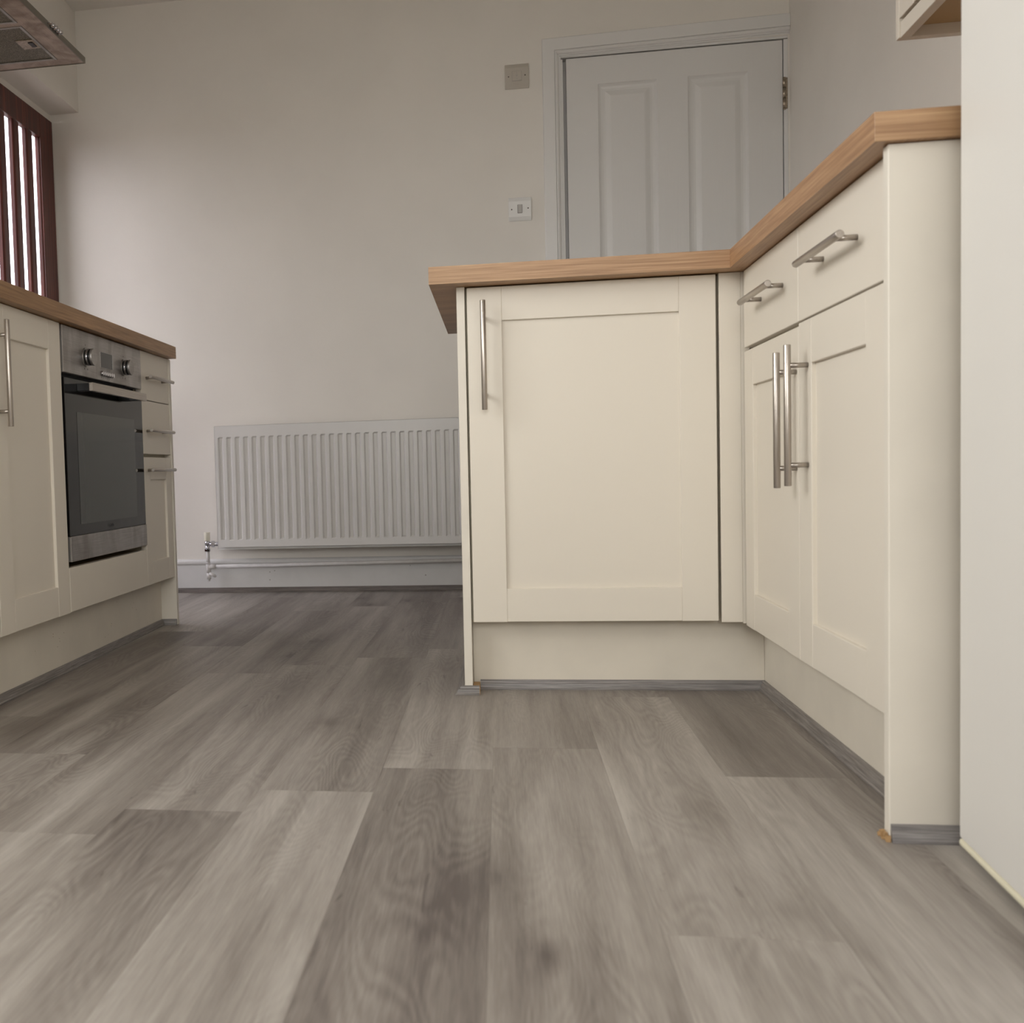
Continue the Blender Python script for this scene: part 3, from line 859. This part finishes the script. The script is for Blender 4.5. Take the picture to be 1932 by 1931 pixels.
fs.append([nb, ]+[j_ for j_ in range(nz)]+[nb+3]); fs.append([nb+1, nb+2]+[(len(xs)-1)*nz+j_ for j_ in range(nz-1, -1, -1)])
fs.append([nb, nb+3, nb+2, nb+1])
MB().poly(vs, fs).obj('ribbed_panel', MT['radiator'], ra)
MB().box(-.9, -.86, 1.7831, YW1-.0002, .25, .60).obj('bracket', MT['radiator'], ra)
MB().box(-.05, -.01, 1.7831, YW1-.0002, .25, .60).obj('bracket', MT['radiator'], ra)
# valve and pipes
vx, vy = -1.0905, 1.752
va = thing('radiator_valve', (vx, vy, .165), 'white-capped chrome valve at the left foot of the radiator', 'valve')
MB().cyl((vx, vy, .2110), (vx, vy, .2460), .0118, .0128, n=24, bev=.001).obj('cap', MT['valvecap'], va)
mb = MB(); mb.cyl((vx, vy, .1960), (vx, vy, .2108), .0105, n=20).cyl((vx, vy, .1700), (vx, vy, .1960), .0085, n=20)
mb.cyl((vx, vy, .1790), (vx, vy, .1700), .0120, n=6, smooth=False); mb.cyl((vx, vy, .1985), (rx0+.002, vy, .1985), .0085, n=20)
mb.cyl((vx+.018, vy, .1985), (vx+.030, vy, .1985), .0125, n=6, smooth=False); mb.obj('body', MT['chrome'], va)
pi = thing('heating_pipe', (vx, 1.766, .05), 'white painted pipe running low under the radiator with a small drain cock', 'pipe')
mb = MB(); mb.cyl((vx, vy, .1695), (vx, 1.756, .118), .0075, n=18).cyl((vx, 1.756, .118), (vx, 1.7600, .084), .0095, n=18).cyl((vx, 1.76, .084), (vx, 1.7600, .058), .0088, n=18).cyl((vx, 1.76, .058), (vx, 1.76, .050), .0045, n=12)
mb.cyl((vx, 1.756, .1225), (vx, 1.756, .1260), .0088, n=18); mb.obj('drop_pipe', MT['pipe'], pi)
mb = MB(); mb.cyl((vx+.004, 1.758, .1085), (vx+.030, 1.758, .1087), .0093, n=18).cyl((vx+.030, 1.758, .1087), (.20, 1.768, .1210), .0075, n=18).cyl((.20, 1.768, .1210), (.20, SY-.007, .1210), .0075, n=14); mb.obj('low_pipe', MT['pipe'], pi)
mb = MB(); mb.cyl((vx+.005, 1.756, .082), (vx+.028, 1.752, .070), .0060, n=14).cyl((vx+.028, 1.752, .070), (vx+.031, 1.7515, .0685), .0040, n=12); mb.obj('drain_cock', MT['pipe'], pi)
pc = MB().cyl((vx, 1.7650, .1), (vx, SY-.0005, .1), .005, n=12).obj('pipe_clip', MT['pipe'], pi)

# ------------------------------------------------------------------ switches
def switch(x0, x1, z0, z1, label, plate, old):
    y1 = YW1-.0003; y0 = y1-.009
    t = thing('wall_switch', ((x0+x1)/2, y1, z0), label, 'switch')
    b = bmesh.new()
    # plate with sloped upper and lower shoulders
    mb = MB(); s = (z1-z0)
    mb.prism([(y1, z0), (y0+.006, z0), (y0, z0+.015), (y0, z1-.015), (y0+.006, z1), (y1, z1)], x0, x1, axis=0)
    o = mb.obj('plate', plate, t)
    bv = o.modifiers.new('bevel', 'BEVEL'); bv.width = .0025; bv.segments = 2; bv.limit_method = 'ANGLE'; bv.angle_limit = math.radians(60)
    cx, cz = (x0+x1)/2, (z0+z1)/2
    for s in (-1, 1):
        MB().cyl((cx+s*.0305, y0-.0002, cz+s*.001), (cx+s*.0305, y0+.001, cz+s*.001), .0026, n=14).obj('screw', MT['screw'], t)
    if old:
        mb = MB(); h = .0185
        mb.box(cx-h, cx+h, y0-.0004, y0+.0008, cz-h, cz-h+.0012).box(cx-h, cx+h, y0-.0004, y0+.0008, cz+h-.0012, cz+h).box(cx-h, cx-h+.0012, y0-.0004, y0+.0008, cz-h+.0012, cz+h-.0012).box(cx+h-.0012, cx+h, y0-.0004, y0+.0008, cz-h+.0012, cz+h-.0012)
        mb.obj('rocker_surround', MT['rocker'], t)
        r_ = MB().box(cx-h+.0013, cx+h-.0013, y0-.0022, y0+.0008, cz-h+.0013, cz+h-.0013, .0006).obj('rocker', plate, t)
        mb = MB(); mb.prism([(cx-.005, cz+.004), (cx+.005, cz+.004), (cx, cz-.004)], y0-.0025, y0-.0021, axis=1); mb.box(cx-.003, cx+.003, y0-.0025, y0-.0021, cz+.009, cz+.011); mb.box(cx-.003, cx+.003, y0-.0025, y0-.0021, cz-.011, cz-.009)
        mb.obj('symbol', MT['rocker'], r_)
    else:
        MB().box(cx-.0088, cx+.0088, y0-.0003, y0+.001, cz-.0160, cz+.0160).obj('rocker_recess', MT['screw'], t)
        mb = MB(); mb.prism([(y0-.0003, cz-.0145), (y0-.0008, cz-.0145), (y0-.0050, cz+.0145), (y0-.0003, cz+.0145)], cx-.0074, cx+.0074, axis=0); mb.obj('rocker', MT['rocker'], t)
switch(.1112, .1995, 1.8890, 1.9800, 'dull cream square wall switch higher on the back wall beside the door frame', MT['swold'], True)
switch(.1150, .2000, 1.3985, 1.4860, 'bright white light switch lower on the back wall beside the door frame', MT['swplate'], False)
